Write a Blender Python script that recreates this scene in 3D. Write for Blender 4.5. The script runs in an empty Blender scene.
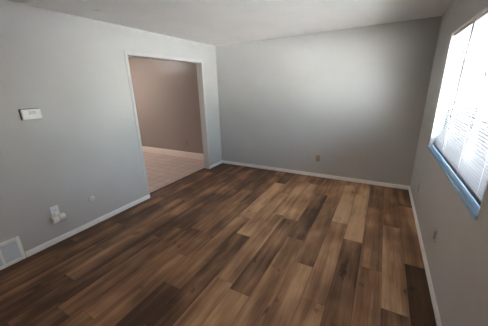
import bpy, bmesh, math, random
from mathutils import Vector, Matrix
random.seed(7)
SC = bpy.context.scene
COL = SC.collection

# ------------------------------------------------------------------ camera
cd = bpy.data.cameras.new('camera'); cam = bpy.data.objects.new('camera', cd); COL.objects.link(cam)
CY, CP, CR, FPX = -.519, .301, -.031, 241.8
_f = Vector((math.sin(CY)*math.cos(CP), math.cos(CY)*math.cos(CP), -math.sin(CP)))
_r = Vector((math.cos(CY), -math.sin(CY), 0)); _u = _r.cross(_f)
_r, _u = _r*math.cos(CR)+_u*math.sin(CR), -_r*math.sin(CR)+_u*math.cos(CR)
m = Matrix.Identity(4)
for i in range(3):
    m[i][0], m[i][1], m[i][2] = _r[i], _u[i], -_f[i]
m.translation = (3.07, .189, 1.626)
cam.matrix_world = m
cd.sensor_fit = 'HORIZONTAL'; cd.angle_x = 2*math.atan(244/FPX); cd.clip_start = .02; cd.clip_end = 300
SC.camera = cam

# ------------------------------------------------------------------ sky, sun, exposure
SC.view_settings.view_transform = 'Standard'; SC.view_settings.look = 'None'
SC.view_settings.exposure = 0.0; SC.view_settings.gamma = 1; SC.view_settings.use_curve_mapping = False
W = bpy.data.worlds.new('sky'); SC.world = W; W.use_nodes = True
wt = W.node_tree; wt.nodes.clear()
wo = wt.nodes.new('ShaderNodeOutputWorld'); wb = wt.nodes.new('ShaderNodeBackground'); ws = wt.nodes.new('ShaderNodeTexSky')
ws.sky_type = 'NISHITA'; ws.sun_disc = False; ws.sun_elevation = math.radians(48); ws.sun_rotation = math.radians(250)
ws.air_density = 1.0; ws.dust_density = 2.0; ws.ozone_density = 1.0
wb.inputs['Strength'].default_value = SKY = 5.0
hsv = wt.nodes.new('ShaderNodeHueSaturation'); hsv.inputs['Saturation'].default_value = .5      # hazy pale sky
wt.links.new(ws.outputs[0], hsv.inputs['Color']); wt.links.new(hsv.outputs[0], wb.inputs[0]); wt.links.new(wb.outputs[0], wo.inputs[0])
sd = bpy.data.lights.new('sun', 'SUN'); sd.energy = SUN = 240; sd.angle = math.radians(.6); sd.color = (1, .965, .92)
sun = bpy.data.objects.new('sun', sd); COL.objects.link(sun)
sun.rotation_euler = Vector((0.12, -0.5, -0.8)).to_track_quat('-Z', 'Y').to_euler(); sun.location = (-10, -4, 12)
LAMP, FILL_LAMPC, KLAMP = 30, (1, .80, .62), 210  # LAMP and FILL_LAMPC: strength and colour of the added fill lamp
SC.cycles.max_bounces = 16; SC.cycles.diffuse_bounces = 10; SC.cycles.transmission_bounces = 12; SC.cycles.transparent_max_bounces = 16
SC.cycles.sample_clamp_indirect = 0; SC.cycles.caustics_reflective = False; SC.cycles.caustics_refractive = False

# ------------------------------------------------------------------ room measures
RW, RD, RH = 3.593, 4.551, 2.44          # room width, depth to the far wall, height
REAR = -1.6
OY1, OY2, OH = 2.505, 4.062, 2.096       # opening in the left wall
LT = .12                                  # left wall thickness
WY1, WY2, WZ1, WZ2 = 1.822, 3.631, .925, 2.093   # window opening
RT = .17                                  # right wall thickness
KX, KY = -3.6, .6                         # adjoining room extents

# ------------------------------------------------------------------ helpers
class MB:
    def __init__(s): s.bm = bmesh.new()
    def box(s, a, b, bev=0, rot=None, about=None):
        c = [(a[i]+b[i])/2 for i in range(3)]; d = [abs(b[i]-a[i]) for i in range(3)]
        g = bmesh.ops.create_cube(s.bm, size=1)['verts']
        bmesh.ops.scale(s.bm, vec=d, verts=g); bmesh.ops.translate(s.bm, vec=c, verts=g)
        if bev:
            es = list({e for v in g for e in v.link_edges})
            r = bmesh.ops.bevel(s.bm, geom=es, offset=bev, segments=2, affect='EDGES', profile=.6)
            g = list({v for f in r['faces'] for v in f.verts} | {v for v in g if v.is_valid})
        if rot is not None:
            bmesh.ops.rotate(s.bm, cent=about or c, matrix=rot, verts=g)
        return g
    def cyl(s, c, axis, r, h, r2=None, n=24, bev=0):
        g = bmesh.ops.create_cone(s.bm, cap_ends=True, segments=n, radius1=r, radius2=r if r2 is None else r2, depth=h)['verts']
        if bev:
            es = [e for e in {e for v in g for e in v.link_edges} if len(e.link_faces) == 2 and any(len(f.verts) > 4 for f in e.link_faces)]
            rr = bmesh.ops.bevel(s.bm, geom=es, offset=bev, segments=3, affect='EDGES', profile=.5)
            g = list({v for f in rr['faces'] for v in f.verts} | {v for v in g if v.is_valid})
        q = Vector((0, 0, 1)).rotation_difference(Vector(axis)).to_matrix()
        bmesh.ops.rotate(s.bm, cent=(0, 0, 0), matrix=q, verts=g); bmesh.ops.translate(s.bm, vec=c, verts=g)
        return g
    def prism(s, prof, axis_pts):
        """sweep a closed profile: prof(point_index)->list of 3-D points, straight between two ends"""
        A, B = axis_pts
        va = [s.bm.verts.new(Vector(p)+Vector(A)) for p in prof]; vb = [s.bm.verts.new(Vector(p)+Vector(B)) for p in prof]
        n = len(prof)
        for i in range(n):
            s.bm.faces.new((va[i], va[(i+1) % n], vb[(i+1) % n], vb[i]))
        s.bm.faces.new(va[::-1]); s.bm.faces.new(vb)
    def build(s, name, mat, parent=None, smooth=False, kind=None):
        bmesh.ops.recalc_face_normals(s.bm, faces=s.bm.faces)
        me = bpy.data.meshes.new(name); s.bm.to_mesh(me); s.bm.free()
        if smooth:
            me.shade_smooth()
            try: me.set_sharp_from_angle(angle=math.radians(40))
            except Exception: pass
        me.materials.append(mat)
        o = bpy.data.objects.new(name, me); COL.objects.link(o)
        if parent:
            o.parent = parent; o.matrix_parent_inverse = Matrix.Translation(-world_loc(parent))
        if kind: o['kind'] = kind
        return o
def world_loc(o):
    v = Vector(o.location)
    if o.parent: v = v + world_loc(o.parent) + o.matrix_parent_inverse.translation
    return v
def thing(name, label, cat, loc, kind=None, group=None):
    o = bpy.data.objects.new(name, None); o.location = loc; o.empty_display_size = .05; COL.objects.link(o)
    if label: o['label'] = label
    if cat: o['category'] = cat
    if kind: o['kind'] = kind
    if group: o['group'] = group
    return o
def tag(o, label, cat):
    o['label'] = label; o['category'] = cat; return o

# ------------------------------------------------------------------ materials
class N:
    """a principled material with short ways to add nodes"""
    def __init__(s, name, col=(.5, .5, .5), rough=.5, spec=.5, **kw):
        s.m = bpy.data.materials.new(name); s.m.use_nodes = True; s.t = s.m.node_tree
        s.b = s.t.nodes['Principled BSDF']; s.out = s.t.nodes['Material Output']
        s.b.inputs['Base Color'].default_value = (*col, 1); s.b.inputs['Roughness'].default_value = rough
        s.b.inputs['Specular IOR Level'].default_value = spec
        for k, v in kw.items(): s.b.inputs[k].default_value = v
    def n(s, t, **kw):
        x = s.t.nodes.new('ShaderNode'+t)
        for k, v in kw.items(): setattr(x, k, v)
        return x
    def l(s, a, b): s.t.links.new(a, b)
    def math(s, op, a, b=None, c=None):
        x = s.n('Math', operation=op)
        for i, v in enumerate((a, b, c)):
            if v is None: continue
            if isinstance(v, (int, float)): x.inputs[i].default_value = v
            else: s.l(v, x.inputs[i])
        return x.outputs[0]
    def noise(s, vec, scale, detail=3, rough=.5):
        x = s.n('TexNoise'); x.inputs['Scale'].default_value = scale; x.inputs['Detail'].default_value = detail; x.inputs['Roughness'].default_value = rough
        s.l(vec, x.inputs['Vector']); return x
    def ramp(s, fac, stops):
        x = s.n('ValToRGB'); e = x.color_ramp.elements
        while len(e) < len(stops): e.new(.5)
        for el, (p, c) in zip(e, stops): el.position = p; el.color = (*c, 1)
        s.l(fac, x.inputs[0]); return x.outputs[0]
    def bump(s, h, strength, dist):
        x = s.n('Bump'); x.inputs['Strength'].default_value = strength; x.inputs['Distance'].default_value = dist
        s.l(h, x.inputs['Height']); s.l(x.outputs[0], s.b.inputs['Normal'])
def paint(name, col, rough=.6, scale=260, bump=.25, var=.025, spec=.4):
    k = N(name, col, rough, spec)
    g = k.n('NewGeometry')
    big = k.noise(g.outputs['Position'], 2.2, 4)
    k.l(k.ramp(big.outputs[0], [(.3, tuple(c*(1-var) for c in col)), (.7, tuple(c*(1+var) for c in col))]), k.b.inputs['Base Color'])
    fine = k.noise(g.outputs['Position'], scale, 2)
    k.bump(fine.outputs[0], bump, .002)
    return k.m
GREY = (.555, .55, .542)
M = {}
M['wall'] = paint('grey_eggshell_paint', GREY, .5)
M['taupe'] = paint('taupe_paint', (.325, .272, .246), .35)
M['ceiling'] = paint('ceiling_paint', (.88, .88, .875), .8, 120, .5)
M['white'] = paint('white_trim_paint', (.93, .93, .92), .3, 60, .05, .01)
M['cream'] = paint('cream_trim_paint', (.82, .73, .66), .4, 60, .05, .01)
M['plastic'] = N('white_plastic', (.86, .86, .83), .35).m
M['bluewhite'] = N('cool_white_plastic', (.80, .86, .92), .35).m
M['grille'] = N('white_enamel', (.64, .68, .75), .4).m
M['dark'] = N('dark_slot', (.03, .028, .026), .6).m
M['shade_grey'] = N('shade_grey_plastic', (.05, .05, .05), .45).m
M['coverplate'] = N('pale_grey_plate', (.62, .62, .61), .4).m
M['screen'] = N('grey_display', (.36, .38, .34), .25).m
M['brass'] = N('beige_plastic', (.40, .30, .18), .4).m
M['brown'] = N('brown_plastic', (.06, .038, .025), .4).m
M['greyplate'] = N('grey_painted_plate', (.44, .43, .42), .5).m
M['taupeplate'] = N('taupe_plate', (.27, .21, .18), .45).m
M['casing'] = paint('casing_paint', (.585, .585, .58), .4, 60, .05, .01)
M['threshold'] = N('dark_transition_strip', (.045, .026, .017), .4).m
M['metal'] = N('brushed_metal', (.55, .55, .55), .35, Metallic=1).m
M['wand'] = N('smoked_wand', (.10, .085, .08), .25).m
M['cord'] = N('white_cord', (.8, .82, .85), .7).m
M['vinyl'] = N('white_vinyl_frame', (.80, .80, .80), .4).m
M['sill'] = N('sky_tinted_gloss_sill', (.50, .75, 1.0), .2).m  # blue of the sky light painted into the sill's base colour

def slat_mat():
    k = N('dimmed_blind_slat', (.21, .21, .21), .35)  # white slats coloured dark grey so the backlight does not wash them out
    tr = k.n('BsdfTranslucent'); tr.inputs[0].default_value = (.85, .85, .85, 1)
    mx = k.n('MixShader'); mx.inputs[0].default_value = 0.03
    k.l(k.b.outputs[0], mx.inputs[1]); k.l(tr.outputs[0], mx.inputs[2]); k.l(mx.outputs[0], k.out.inputs[0])
    return k.m
M['slat'] = slat_mat()
def glass_mat():
    k = N('window_glass'); t = k.t
    tr = k.n('BsdfTransparent'); tr.inputs[0].default_value = (.94, .97, .96, 1)
    gl = k.n('BsdfGlossy'); gl.inputs['Roughness'].default_value = .02
    fr = k.n('Fresnel'); fr.inputs['IOR'].default_value = 1.45
    ge = k.n('NewGeometry'); fac = k.math('MULTIPLY', fr.outputs[0], k.math('SUBTRACT', 1.0, ge.outputs['Backfacing']))
    mx = k.n('MixShader'); k.l(fac, mx.inputs[0]); k.l(tr.outputs[0], mx.inputs[1]); k.l(gl.outputs[0], mx.inputs[2])
    k.l(mx.outputs[0], k.out.inputs[0]); return k.m
M['glass'] = glass_mat()

def floor_mat():
    k = N('wood_look_vinyl_plank', rough=.42, spec=.45)
    uv = k.n('UVMap', uv_map='plank'); at = k.n('Attribute', attribute_name='tone')
    sp = k.n('SeparateXYZ'); k.l(uv.outputs[0], sp.inputs[0])
    sc = k.n('SeparateColor'); k.l(at.outputs['Color'], sc.inputs[0])
    off = k.math('MULTIPLY', sc.outputs[1], 57.0)
    def vec(su, sv):
        c = k.n('CombineXYZ'); k.l(k.math('MULTIPLY', sp.outputs[0], su), c.inputs[0]); k.l(k.math('MULTIPLY', sp.outputs[1], sv), c.inputs[1]); k.l(off, c.inputs[2]); return c.outputs[0]
    streak = k.noise(vec(10, .55), 1, 3, .5)      # long soft bands
    grain = k.noise(vec(80, 4.0), 1, 3, .6)      # fine grain
    patch = k.noise(vec(4, 2.2), 1, 2)            # light and dark clouds along the board
    knot = k.noise(vec(9, 4.5), 1, 2)
    f = k.math('ADD', k.math('MULTIPLY', k.math('SUBTRACT', streak.outputs[0], .5), .62), sc.outputs[0])
    f = k.math('MULTIPLY_ADD', k.math('SUBTRACT', patch.outputs[0], .5), .5, f)
    f = k.math('MULTIPLY_ADD', k.math('SUBTRACT', grain.outputs[0], .5), .24, f)
    kn = k.math('MULTIPLY', k.math('MAXIMUM', k.math('SUBTRACT', knot.outputs[0], .68), 0), -1.8)
    f = k.math('ADD', f, kn)
    c = k.ramp(f, [(.0, (.035, .014, .006)), (.22, (.108, .047, .021)), (.42, (.345, .178, .088)), (.62, (.66, .405, .228)), (1.0, (.86, .60, .39))])
    # seams between boards
    e1 = k.math('MINIMUM', sp.outputs[0], k.math('SUBTRACT', .187, sp.outputs[0]))
    sv = k.n('Attribute', attribute_name='ends')
    s2 = k.n('SeparateColor'); k.l(sv.outputs['Color'], s2.inputs[0])
    e2 = k.math('MINIMUM', k.math('MULTIPLY', s2.outputs[0], 1.3), k.math('MULTIPLY', s2.outputs[1], 1.3))
    seam = k.math('LESS_THAN', k.math('MINIMUM', e1, e2), .0016)
    mx = k.n('MixRGB'); k.l(k.math('MULTIPLY', seam, .55), mx.inputs[0]); k.l(c, mx.inputs[1]); mx.inputs[2].default_value = (.02, .012, .008, 1)
    k.l(mx.outputs[0], k.b.inputs['Base Color'])
    k.l(k.math('MULTIPLY_ADD', grain.outputs[0], .18, .36), k.b.inputs['Roughness'])
    k.bump(k.math('MULTIPLY_ADD', seam, -1.5, grain.outputs[0]), .12, .001)
    return k.m
M['planks'] = floor_mat()
def tile_mat():
    k = N('beige_ceramic_tile', rough=.35)
    g = k.n('NewGeometry'); mp = k.n('Mapping'); k.l(g.outputs['Position'], mp.inputs[0])
    br = k.n('TexBrick', offset=0.0, squash=1.0); k.l(mp.outputs[0], br.inputs[0])
    br.inputs['Scale'].default_value = 1; br.inputs['Brick Width'].default_value = .205; br.inputs['Row Height'].default_value = .205
    br.inputs['Mortar Size'].default_value = .007; br.inputs['Mortar Smooth'].default_value = .3
    br.inputs['Color1'].default_value = (.58, .46, .40, 1); br.inputs['Color2'].default_value = (.53, .41, .355, 1); br.inputs['Mortar'].default_value = (.33, .235, .20, 1)
    n = k.noise(g.outputs['Position'], 14, 4)
    mx = k.n('MixRGB', blend_type='MULTIPLY'); mx.inputs[0].default_value = 1; k.l(br.outputs[0], mx.inputs[1])
    k.l(k.ramp(n.outputs[0], [(.3, (.9, .9, .9)), (.7, (1, 1, 1))]), mx.inputs[2]); k.l(mx.outputs[0], k.b.inputs['Base Color'])
    k.bump(br.outputs['Fac'], -.3, .002); return k.m
M['tile'] = tile_mat()
def brick_mat():
    k = N('red_brick', rough=.9)
    t = k.n('TexCoord'); br = k.n('TexBrick'); mp = k.n('Mapping'); mp.inputs['Rotation'].default_value = (math.pi/2, 0, 0)
    k.l(t.outputs['Object'], mp.inputs[0]); k.l(mp.outputs[0], br.inputs[0])
    br.inputs['Scale'].default_value = 1; br.inputs['Brick Width'].default_value = .22; br.inputs['Row Height'].default_value = .075; br.inputs['Mortar Size'].default_value = .008
    br.inputs['Color1'].default_value = (.11, .085, .085, 1); br.inputs['Color2'].default_value = (.09, .07, .07, 1); br.inputs['Mortar'].default_value = (.14, .13, .13, 1)
    k.l(br.outputs[0], k.b.inputs['Base Color']); return k.m
M['brick'] = brick_mat()
M['roof'] = paint('grey_roof_shingle', (.10, .095, .095), .9, 30, .6, .2)
M['grass'] = paint('lawn_grass', (.10, .14, .045), .9, 40, .8, .3)
M['concrete'] = paint('pale_concrete', (.55, .55, .55), .85, 60, .4, .1)
M['siding'] = paint('exterior_siding', (.55, .53, .5), .7)
M['house_glass'] = N('dark_house_glass', (.05, .06, .07), .1).m
M['leaf'] = paint('tree_leaves', (.06, .11, .03), .8, 12, 1, .4)
M['bark'] = paint('tree_bark', (.12, .085, .06), .9, 20, .8, .2)

# ------------------------------------------------------------------ wood floor: one mesh, one quad per board
PW, PX0, PL = .187, .06, 1.30
JOINT = {1: 1.785, 2: 1.37, 3: 2.27, 6: .828, 7: 1.69, 8: 1.34, 9: 2.28, 11: 1.547, 12: 3.78, 13: 3.42, 14: 3.04, 15: 2.72, 16: 2.34, 17: 3.22, 18: 3.86, 0: 2.6, 4: 3.1, 5: 2.05, 10: 2.9, -1: 3.3}
TONE = {}   # (row, index) -> board tone; index 0 is the board just beyond the joint
TONE.update({(18, 0): .22, (18, -1): .43, (18, -2): .14, (17, 0): .28, (17, -1): .50, (16, 1): .30, (16, 0): .35, (16, -1): .46,
  (15, 1): .56, (15, 0): .64, (15, -1): .31, (14, 1): .5, (14, 0): .55, (14, -1): .52, (14, -2): .52, (13, 0): .5, (13, -1): .37, (13, -2): .45,
  (12, 0): .45, (12, -1): .25, (12, -2): .50, (11, 2): .4, (11, 1): .46, (11, 0): .31, (11, -1): .56, (10, 1): .4, (10, 0): .5, (10, -1): .50, (10, -2): .48,
  (9, 1): .35, (9, 0): .56, (9, -1): .20, (8, 2): .3, (8, 1): .5, (8, 0): .42, (8, -1): .18, (7, 2): .3, (7, 1): .38, (7, 0): .47, (7, -1): .50,
  (6, 2): .34, (6, 1): .46, (6, 0): .40, (6, -1): .50, (5, 1): .3, (5, 0): .31, (5, -1): .38, (5, -2): .28, (4, 1): .3, (4, 0): .35, (4, -1): .25, (4, -2): .29,
  (3, 1): .3, (3, 0): .36, (3, -1): .46, (3, -2): .3, (2, 2): .25, (2, 1): .33, (2, 0): .34, (2, -1): .38, (1, 2): .25, (1, 1): .3, (1, 0): .23, (1, -1): .34,
  (0, 1): .24, (0, 0): .35, (0, -1): .31, (0, -2): .26, (-1, 0): .27, (-1, -1): .28, (-1, -2): .25})
def build_floor():
    rnd = random.Random(3)
    bm = bmesh.new(); uvl = bm.loops.layers.uv.new('plank'); cl = bm.loops.layers.float_color.new('tone'); el = bm.loops.layers.float_color.new('ends')
    for r in range(-1, 19):
        xa = PX0+r*PW; xb = xa+PW; j = JOINT[r]
        ca, cb = max(xa, -LT if r == -1 else 0), min(xb, RW)
        k0 = int(math.floor((REAR-j)/PL)); k1 = int(math.ceil((RD-j)/PL))
        for k in range(k0, k1):
            ya, yb = j+k*PL, j+(k+1)*PL
            da, db = max(ya, REAR), min(yb, RD)
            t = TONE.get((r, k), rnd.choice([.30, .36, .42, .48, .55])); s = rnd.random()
            t -= .09 if r < 5 else .05 if r < 8 else 0       # light falloff towards the left wall, put into the board tones
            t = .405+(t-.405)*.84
            spans = [(ca, cb, da, db)]
            if r == -1:                      # the strip that runs through the opening
                spans = [(0, cb, da, db)]
                oa, ob = max(da, OY1), min(db, OY2)
                if ob > oa: spans.append((-LT, 0, oa, ob))
            for (a, b, c, d) in spans:
                if d-c < 1e-4: continue
                vs = [bm.verts.new((x, y, 0)) for x, y in ((a, c), (b, c), (b, d), (a, d))]
                f = bm.faces.new(vs)
                for lo in f.loops:
                    x, y, _ = lo.vert.co
                    lo[uvl].uv = (x-xa, y-ya)
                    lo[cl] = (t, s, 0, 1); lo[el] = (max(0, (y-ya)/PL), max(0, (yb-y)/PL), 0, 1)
    bmesh.ops.recalc_face_normals(bm, faces=bm.faces)
    me = bpy.data.meshes.new('floor'); bm.to_mesh(me); bm.free(); me.materials.append(M['planks'])
    if me.polygons[0].normal.z < 0: me.flip_normals()
    o = bpy.data.objects.new('floor', me); COL.objects.link(o); o['kind'] = 'structure'
    return o
build_floor()
def struct(name, mat, boxes, parent=None, bev=0):
    b = MB()
    for x in boxes: b.box(*x, bev=bev)
    return b.build(name, mat, parent, kind=None if parent else 'structure')
# subfloor slab keeps light from leaking under the boards
struct('floor_slab', M['concrete'], [((0, REAR, -.15), (RW, RD, -.004)), ((-LT, OY1, -.15), (0, OY2, -.004))])
struct('floor_kitchen', M['tile'], [((KX, KY, -.15), (-LT, RD, 0))])
# ------------------------------------------------------------------ walls, ceiling
struct('wall_left', M['wall'], [((-LT, REAR-.15, -.15), (0, OY1, RH)), ((-LT, OY2, -.15), (0, RD, RH)), ((-LT, OY1, OH), (0, OY2, RH))])
struct('wall_back', M['wall'], [((-.06, RD, -.15), (RW+RT, RD+.15, RH))])
struct('wall_right', M['wall'], [((RW, REAR-.15, -.15), (RW+RT, WY1, RH)), ((RW, WY2, -.15), (RW+RT, RD, RH)), ((RW, WY1, -.15), (RW+RT, WY2, WZ1-.03)), ((RW, WY1, WZ2), (RW+RT, WY2, RH))])
struct('wall_rear', M['wall'], [((0, REAR-.15, -.15), (RW, REAR, RH))])
struct('wall_kitchen_back', M['taupe'], [((KX-.15, RD, -.15), (-.06, RD+.15, RH))])
struct('wall_kitchen_side', M['taupe'], [((KX-.15, KY-.15, -.15), (KX, RD, RH))])
struct('wall_kitchen_front', M['taupe'], [((KX, KY-.15, -.15), (-LT, KY, RH))])
struct('ceiling', M['ceiling'], [((KX-.4, REAR-.5, RH), (RW+RT+.3, RD+.5, RH+.25))])
# ------------------------------------------------------------------ baseboards: profile with an eased top
def baseboard(name, mat, A, B, out, h, t=.012):
    """A, B ends on the wall foot, out = unit vector into the room"""
    o = Vector(out); z = Vector((0, 0, 1))
    pr = [(0, 0), (t, 0), (t, h*.72), (t*.8, h*.86), (t*.45, h*.97), (0, h)]
    b = MB(); b.prism([o*p+z*q for p, q in pr], (A, B)); return b.build(name, mat, kind='structure')
BH = .063
baseboard('baseboard_left', M['white'], (0, .912, 0), (0, OY1, 0), (1, 0, 0), BH)
baseboard('baseboard_left_near', M['white'], (0, REAR, 0), (0, .28, 0), (1, 0, 0), BH)
baseboard('baseboard_left_far', M['white'], (0, OY2, 0), (0, RD, 0), (1, 0, 0), BH)
baseboard('baseboard_back', M['white'], (.012, RD, 0), (RW, RD, 0), (0, -1, 0), BH)
baseboard('baseboard_right', M['white'], (RW, REAR, 0), (RW, RD-.012, 0), (-1, 0, 0), BH)
baseboard('baseboard_rear', M['white'], (.012, REAR, 0), (RW-.012, REAR, 0), (0, 1, 0), BH)
baseboard('baseboard_kitchen', M['cream'], (KX, RD, 0), (-LT, RD, 0), (0, -1, 0), .155, .015)
# ------------------------------------------------------------------ slim casing round the opening, dark strip where boards meet tile
ct, cw = .009, .045
struct('trim_1', M['casing'], [((0, OY1-cw, BH), (ct, OY1, OH+cw)), ((0, OY2, BH), (ct, OY2+cw, OH+cw)), ((0, OY1, OH), (ct, OY2, OH+cw))], bev=.003)
b = MB(); b.prism([(-.022, 0, 0), (.022, 0, 0), (.014, 0, .006), (-.014, 0, .006)], ((-LT-.004, OY1+.002, 0), (-LT-.004, OY2-.002, 0)))
b.build('trim_2', M['threshold'], kind='structure')

# ------------------------------------------------------------------ window: frame, sashes, panes, stool
win = thing('window_1', None, None, (RW+RT-.05, (WY1+WY2)/2, WZ1), kind='structure')
fx0, fx1 = RW+.105, RW+RT-.01
def ring(b, x0, x1, y0, y1, z0, z1, w, bev=.004):
    b.box((x0, y0, z0), (x1, y0+w, z1), bev); b.box((x0, y1-w, z0), (x1, y1, z1), bev)
    b.box((x0, y0+w, z0), (x1, y1-w, z0+w), bev); b.box((x0, y0+w, z1-w), (x1, y1-w, z1), bev)
b = MB(); ring(b, fx0, fx1, WY1, WY2, WZ1, WZ2, .045); b.build('window_frame', M['vinyl'], win)
ym = (WY1+WY2)/2
for i, (ya, yb, xo) in enumerate(((WY1+.045, ym+.02, .004), (ym-.02, WY2-.045, .026))):
    b = MB(); ring(b, fx0+xo, fx0+xo+.02, ya, yb, WZ1+.045, WZ2-.045, .04, .003); s = b.build('sash', M['vinyl'], win)
    b = MB(); b.box((fx0+xo+.008, ya+.035, WZ1+.08), (fx0+xo+.012, yb-.035, WZ2-.08)); b.build('pane', M['glass'], s)
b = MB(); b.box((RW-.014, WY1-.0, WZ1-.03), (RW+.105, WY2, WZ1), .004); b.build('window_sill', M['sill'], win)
# white reveal lining on the head and both sides of the opening
struct('reveal_lining', M['white'], [((RW-.001, WY1, WZ2-.008), (fx0, WY2, WZ2)), ((RW-.001, WY1, WZ1), (fx0, WY1+.008, WZ2-.008)), ((RW-.001, WY2-.008, WZ1), (fx0, WY2, WZ2-.008))], win)

# ------------------------------------------------------------------ blind
BX = RW+.036; by0, by1 = WY1+.014, WY2-.014
bl = thing('window_blind', 'wide white horizontal slat blind lowered over the bright window on the right wall', 'blind', (BX, (by0+by1)/2, WZ2-.01))
b = MB(); b.box((BX-.02, by0, WZ2-.030), (BX+.015, by1, WZ2-.009), .003); b.build('headrail', M['vinyl'], bl)
TILT = math.radians(-4); SW, SP = .025, .0215
prof = []
for q in (-1, -.5, 0, .5, 1): prof.append((q*SW/2, .0016*(1-q*q)+.0003))
for q in (1, .5, 0, -.5, -1): prof.append((q*SW/2, .0016*(1-q*q)-.0003))
def slat_prof(t): return [(x*math.cos(t)-z*math.sin(t), 0, x*math.sin(t)+z*math.cos(t)) for x, z in prof]
b = MB(); z = WZ1+.046; rs = random.Random(5); zl = []
while z < WZ2-.034:
    b.prism(slat_prof(TILT+rs.uniform(-.03, .03)), ((BX, by0+.004, z), (BX, by1-.004, z))); zl.append(z); z += SP
b.build('slats', M['slat'], bl, smooth=True)
b = MB(); b.box((BX-.0125, by0+.004, WZ1+.020), (BX+.0125, by1-.004, WZ1+.034), .003); b.build('bottom_rail', M['slat'], bl)
for y in (by0+.16, by0+.62, by0+1.16, by1-.16):
    b = MB()
    for dx in (-.0135, .0135): b.cyl((BX+dx, y, (WZ1+.015+WZ2-.045)/2), (0, 0, 1), .0007, WZ2-WZ1-.06, n=6)
    b.build('ladder_cord', M['cord'], bl)
b = MB(); b.cyl((BX-.021, 2.945, 1.705), (.0, .09, -1), .0042, .72, n=6); b.cyl((BX-.021, 2.98, 1.335), (.0, .09, -1), .0055, .03, n=8); wd = b.build('tilt_wand', M['wand'], bl)
wd['label'] = 'thin dark tilt wand'
b = MB(); b.cyl((BX-.019, 2.90, 2.073), (0, 0, 1), .003, .03, n=8); b.build('wand_hook', M['metal'], wd)
b = MB(); b.cyl((BX-.022, 3.0, 1.55), (0, .02, -1), .0012, 1.0, n=6); b.cyl((BX-.022, 3.01, 1.03), (0, 0, 1), .004, .03, r2=.0025, n=10); b.build('lift_cord', M['cord'], bl)

# ------------------------------------------------------------------ thermostat on the left wall
th = thing('thermostat', 'white rectangular thermostat high on the left wall', 'thermostat', (0, 1.305, 1.435))
y0, y1, z0, z1 = 1.206, 1.365, 1.390, 1.488
b = MB(); b.box((0, y0-.005, z0-.003), (.017, y1+.002, z1+.005), .003); wp = b.build('shade_base', M['shade_grey'], th); wp['label'] = 'mounting base darkened to imitate the shaded side'  # dark colour stands in for shade on the housing's near side and top
b = MB(); b.box((.017, y0, z0), (.036, y1, z1), .005); body = b.build('housing', M['plastic'], th, smooth=True)
b = MB(); b.box((.035, y0+.058, z0+.045), (.0372, y0+.118, z1-.018), .0008); b.build('display', M['screen'], th)
for i in range(2):
    b = MB(); b.box((.035, y1-.028, z0+.028+i*.028), (.0385, y1-.012, z0+.044+i*.028), .002); b.build('button', M['plastic'], th)
b = MB()
for i in range(5): b.box((.02, y0+.03+i*.02, z1-.002), (.03, y0+.042+i*.02, z1+.0006))
b.build('vent_slots', M['dark'], th)

# ------------------------------------------------------------------ duplex outlets: plate > receptacle > slots
def outlet(name, label, origin, axu, axn, plate, recep, slot, w=.07, h=.115, cover=None):
    """axu: wall direction to the right, axn: out of the wall"""
    O, U, Nn, Z = Vector(origin), Vector(axu), Vector(axn), Vector((0, 0, 1))
    R = Matrix((U, Nn, Z)).transposed()
    root = thing(name, label, 'outlet', origin)
    def put(fill, nm, mat, par):
        b = MB(); fill(b); b.bm.transform(Matrix.Translation(O) @ R.to_4x4()); return b.build(nm, mat, par, smooth=True)
    put(lambda b: b.box((-w/2, 0, -h/2), (w/2, .006, h/2), .0025), 'cover_plate', plate, root)
    for sgn in (1, -1):
        if cover == sgn: continue
        rc = put(lambda b: b.box((-.017, .005, sgn*.0195-.0145), (.017, .0085, sgn*.0195+.0145), .0016), 'receptacle', recep, root)
        def sl(b):
            b.box((-.0085, .0078, sgn*.0195-.002), (-.006, .0088, sgn*.0195+.008)); b.box((.006, .0078, sgn*.0195-.002), (.0085, .0088, sgn*.0195+.006))
            b.cyl((0, .0083, sgn*.0195-.007), (0, 1, 0), .0028, .001, n=10)
        put(sl, 'slots', slot, rc)
    put(lambda b: b.cyl((0, .0065, 0), (0, 1, 0), .003, .0018, n=10), 'screw', M['metal'], root)
    return root
outlet('wall_outlet', 'white duplex outlet low on the left wall with a rounded adapter in its lower socket', (0, 1.256, .372), (0, 1, 0), (1, 0, 0), M['bluewhite'], M['plastic'], M['dark'], w=.078, h=.12, cover=-1)
outlet('wall_outlet', 'small beige outlet low in the middle of the far wall', (2.143, RD, .352), (1, 0, 0), (0, -1, 0), M['brass'], M['brass'], M['dark'])
outlet('wall_outlet', 'dark brown outlet low on the right wall below the window sill', (RW, 2.535, .375), (0, -1, 0), (-1, 0, 0), M['greyplate'], M['brown'], M['dark'], w=.07, h=.115)
outlet('wall_outlet', 'grey outlet low on the right wall close to the far corner', (RW, 3.75, .335), (0, -1, 0), (-1, 0, 0), M['greyplate'], M['greyplate'], M['dark'])
outlet('wall_outlet', 'dull brown outlet on the taupe wall seen through the doorway', (-1.025, RD, .386), (1, 0, 0), (0, -1, 0), M['taupeplate'], M['taupeplate'], M['dark'])
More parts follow.
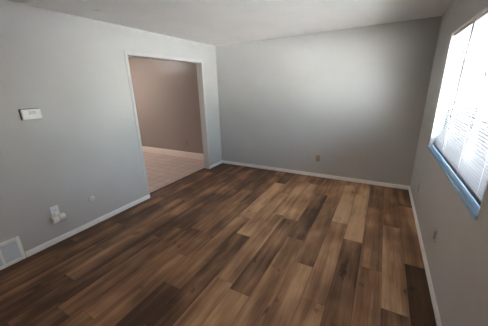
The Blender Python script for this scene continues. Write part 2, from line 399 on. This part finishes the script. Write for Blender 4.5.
# rounded plug-in adapter in the lower socket: barrel lying along the wall with a ringed end
ad = thing('plug_adapter', 'white rounded plug-in adapter in the lower socket of the left wall outlet', 'adapter', (.009, 1.256, .31))
AX, AY, AZ = .052, 1.258, .298
b = MB(); b.cyl((AX, AY-.037, AZ), (0, 1, 0), .042, .064, n=32, bev=.010); b.build('barrel', M['plastic'], ad, smooth=True)
b = MB(); b.cyl((AX, AY+.028, AZ), (0, 1, 0), .039, .062, n=32, bev=.014); b.build('rear_barrel', M['plastic'], ad, smooth=True)
b = MB(); b.box((.0088, AY-.02, AZ+.01), (.03, AY+.02, AZ+.062), .003); b.build('plug_base', M['plastic'], ad, smooth=True)
b = MB(); b.cyl((AX, AY-.0683, AZ), (0, 1, 0), .024, .0015, n=28); b.build('end_ring', M['screen'], ad, smooth=True)
b = MB(); b.cyl((AX, AY-.0694, AZ), (0, 1, 0), .018, .002, n=28, bev=.0006); b.build('end_cap', M['plastic'], ad, smooth=True)
b = MB(); b.cyl((AX, AY-.0706, AZ), (0, 1, 0), .009, .0012, n=16); b.build('button', M['dark'], ad)
b = MB(); b.cyl((AX, AY-.0045, AZ), (0, 1, 0), .031, .006, n=32); b.build('seam_band', M['screen'], ad)

# ------------------------------------------------------------------ round cable plate
cp = thing('cable_plate', 'small round cable wall plate low on the left wall', 'wall plate', (0, 1.658, .352))
b = MB(); b.cyl((.006, 1.658, .352), (1, 0, 0), .036, .012, n=36, bev=.004); b.build('cover_plate', M['coverplate'], cp, smooth=True)
b = MB(); b.cyl((.013, 1.658, .352), (1, 0, 0), .021, .010, n=28, bev=.003); b.build('bezel', M['plastic'], cp, smooth=True)
b = MB(); b.cyl((.0185, 1.658, .352), (1, 0, 0), .0075, .006, n=12); b.build('jack', M['dark'], cp)

# ------------------------------------------------------------------ wall register at the floor
ry0, ry1, rz0, rz1 = .29, .903, .004, .262
rg = thing('wall_register', 'white framed air register at the foot of the left wall', 'vent', (0, (ry0+ry1)/2, rz0))
b = MB(); w = .032
b.box((0, ry0, rz0), (.020, ry0+w, rz1), .004); b.box((0, ry1-w, rz0), (.020, ry1, rz1), .004)
b.box((0, ry0+w, rz0), (.020, ry1-w, rz0+w), .004); b.box((0, ry0+w, rz1-w), (.020, ry1-w, rz1), .004)
b.build('frame', M['white'], rg)
n = 4; cellw = (ry1-ry0-2*w+.022)/n
for i in range(1, n):
    y = ry0+w-.022+i*cellw+.011
    b = MB(); b.box((.001, y-.011, rz0+w), (.016, y+.011, rz1-w), .003); b.build('divider', M['white'], rg)
b = MB(); b.box((.0, ry0+w-.002, rz0+w-.002), (.002, ry1-w+.002, rz1-w+.002)); b.build('back_panel', M['grille'], rg)
for i in range(n):
    ya = ry0+w+i*cellw; yb = ya+cellw-.022
    b = MB()
    k = 13
    for q in range(k):
        zc = rz0+w+(q+.5)*(rz1-rz0-2*w)/k
        b.box((.0075, ya, zc-.0065), (.0095, yb, zc+.0065), rot=Matrix.Rotation(math.radians(-24), 3, 'Y'))
    b.build('louvres', M['grille'], rg)

# ------------------------------------------------------------------ small round cover on the ceiling
cc = thing('ceiling_cover', 'small round cover plate on the ceiling above the left wall', 'cover plate', (.354, 1.983, RH))
b = MB(); b.cyl((.354, 1.983, RH-.006), (0, 0, 1), .045, .012, n=32, bev=.004); b.build('cover_plate', M['ceiling'], cc, smooth=True)
b = MB(); b.cyl((.354, 1.983, RH-.0145), (0, 0, 1), .022, .006, n=20, bev=.002); b.build('boss', M['ceiling'], cc, smooth=True)

# ------------------------------------------------------------------ adjoining room: ceiling lamp out of sight above the opening
kl = thing('unseen_ceiling_lamp', 'unseen round flush ceiling lamp in the adjoining room', 'lamp', (-2.45, 3.3, RH))
b = MB(); b.cyl((-2.45, 3.3, RH-.015), (0, 0, 1), .15, .03, n=32, bev=.006); b.build('base', M['white'], kl, smooth=True)
k = N('lit_unseen_lamp_glass', (.9, .85, .75), .4); k.b.inputs['Emission Color'].default_value = (1, .92, .86, 1); k.b.inputs['Emission Strength'].default_value = KLAMP
b = MB(); b.cyl((-2.45, 3.3, RH-.06), (0, 0, 1), .09, .06, r2=.135, n=32, bev=.02); b.build('unseen_lamp_shade', k.m, kl, smooth=True)

# ------------------------------------------------------------------ added ceiling lamp behind the camera, unseen warm fill for this room
LX, LY = 1.9, -.55
rl = thing('unseen_ceiling_lamp', 'unseen round frosted fill lamp added on the near ceiling', 'lamp', (LX, LY, RH))
b = MB(); b.cyl((LX, LY, RH-.015), (0, 0, 1), .19, .03, n=36, bev=.006); b.build('base', M['white'], rl, smooth=True)
k = N('lit_fill_lamp_glass', (.9, .88, .82), .4); k.b.inputs['Emission Color'].default_value = (*FILL_LAMPC, 1); k.b.inputs['Emission Strength'].default_value = LAMP
b = MB(); b.cyl((LX, LY, RH-.07), (0, 0, 1), .11, .08, r2=.175, n=36, bev=.025); b.build('unseen_lamp_shade', k.m, rl, smooth=True)

# ------------------------------------------------------------------ outside: lawn, path, brick house and tree seen as slivers between the slats
struct('ground_lawn', M['concrete'], [((RW+RT, -30, -.5), (60, 70, -.3))])
struct('ground_path', M['concrete'], [((RW+RT+1.2, -28, -.3), (RW+RT+2.6, 68, -.285))])
hs = thing('brick_house', 'dark brick house outside, glimpsed between the blind slats', 'house', (10, 11.5, -.3))
HX0, HX1, HY0, HY1, HZ = 3.95, 15, 7.2, 15.5, 4.6
b = MB(); b.box((HX0, HY0, -.3), (HX1, HY1, HZ)); b.build('wall', M['brick'], hs)
b = MB(); hm = (HX0+HX1)/2; b.prism([(HX0-hm-.4, 0, -.05), (HX1-hm+.4, 0, -.05), (0, 0, 2.6)], ((hm, HY0-.35, HZ), (hm, HY1+.35, HZ))); b.build('roof', M['roof'], hs)
for x in (5.4, 8.4, 12.6):
    b = MB(); b.box((x-.6, HY0-.05, .8), (x+.6, HY0+.02, 2.1)); f = b.build('window', M['vinyl'], hs)
    b = MB(); b.box((x-.53, HY0-.06, .87), (x+.53, HY0-.01, 2.03)); b.build('pane', M['house_glass'], f)
b = MB(); b.box((10.6, HY0-.05, -.28), (11.5, HY0+.02, 1.8)); b.build('door', M['dark'], hs)
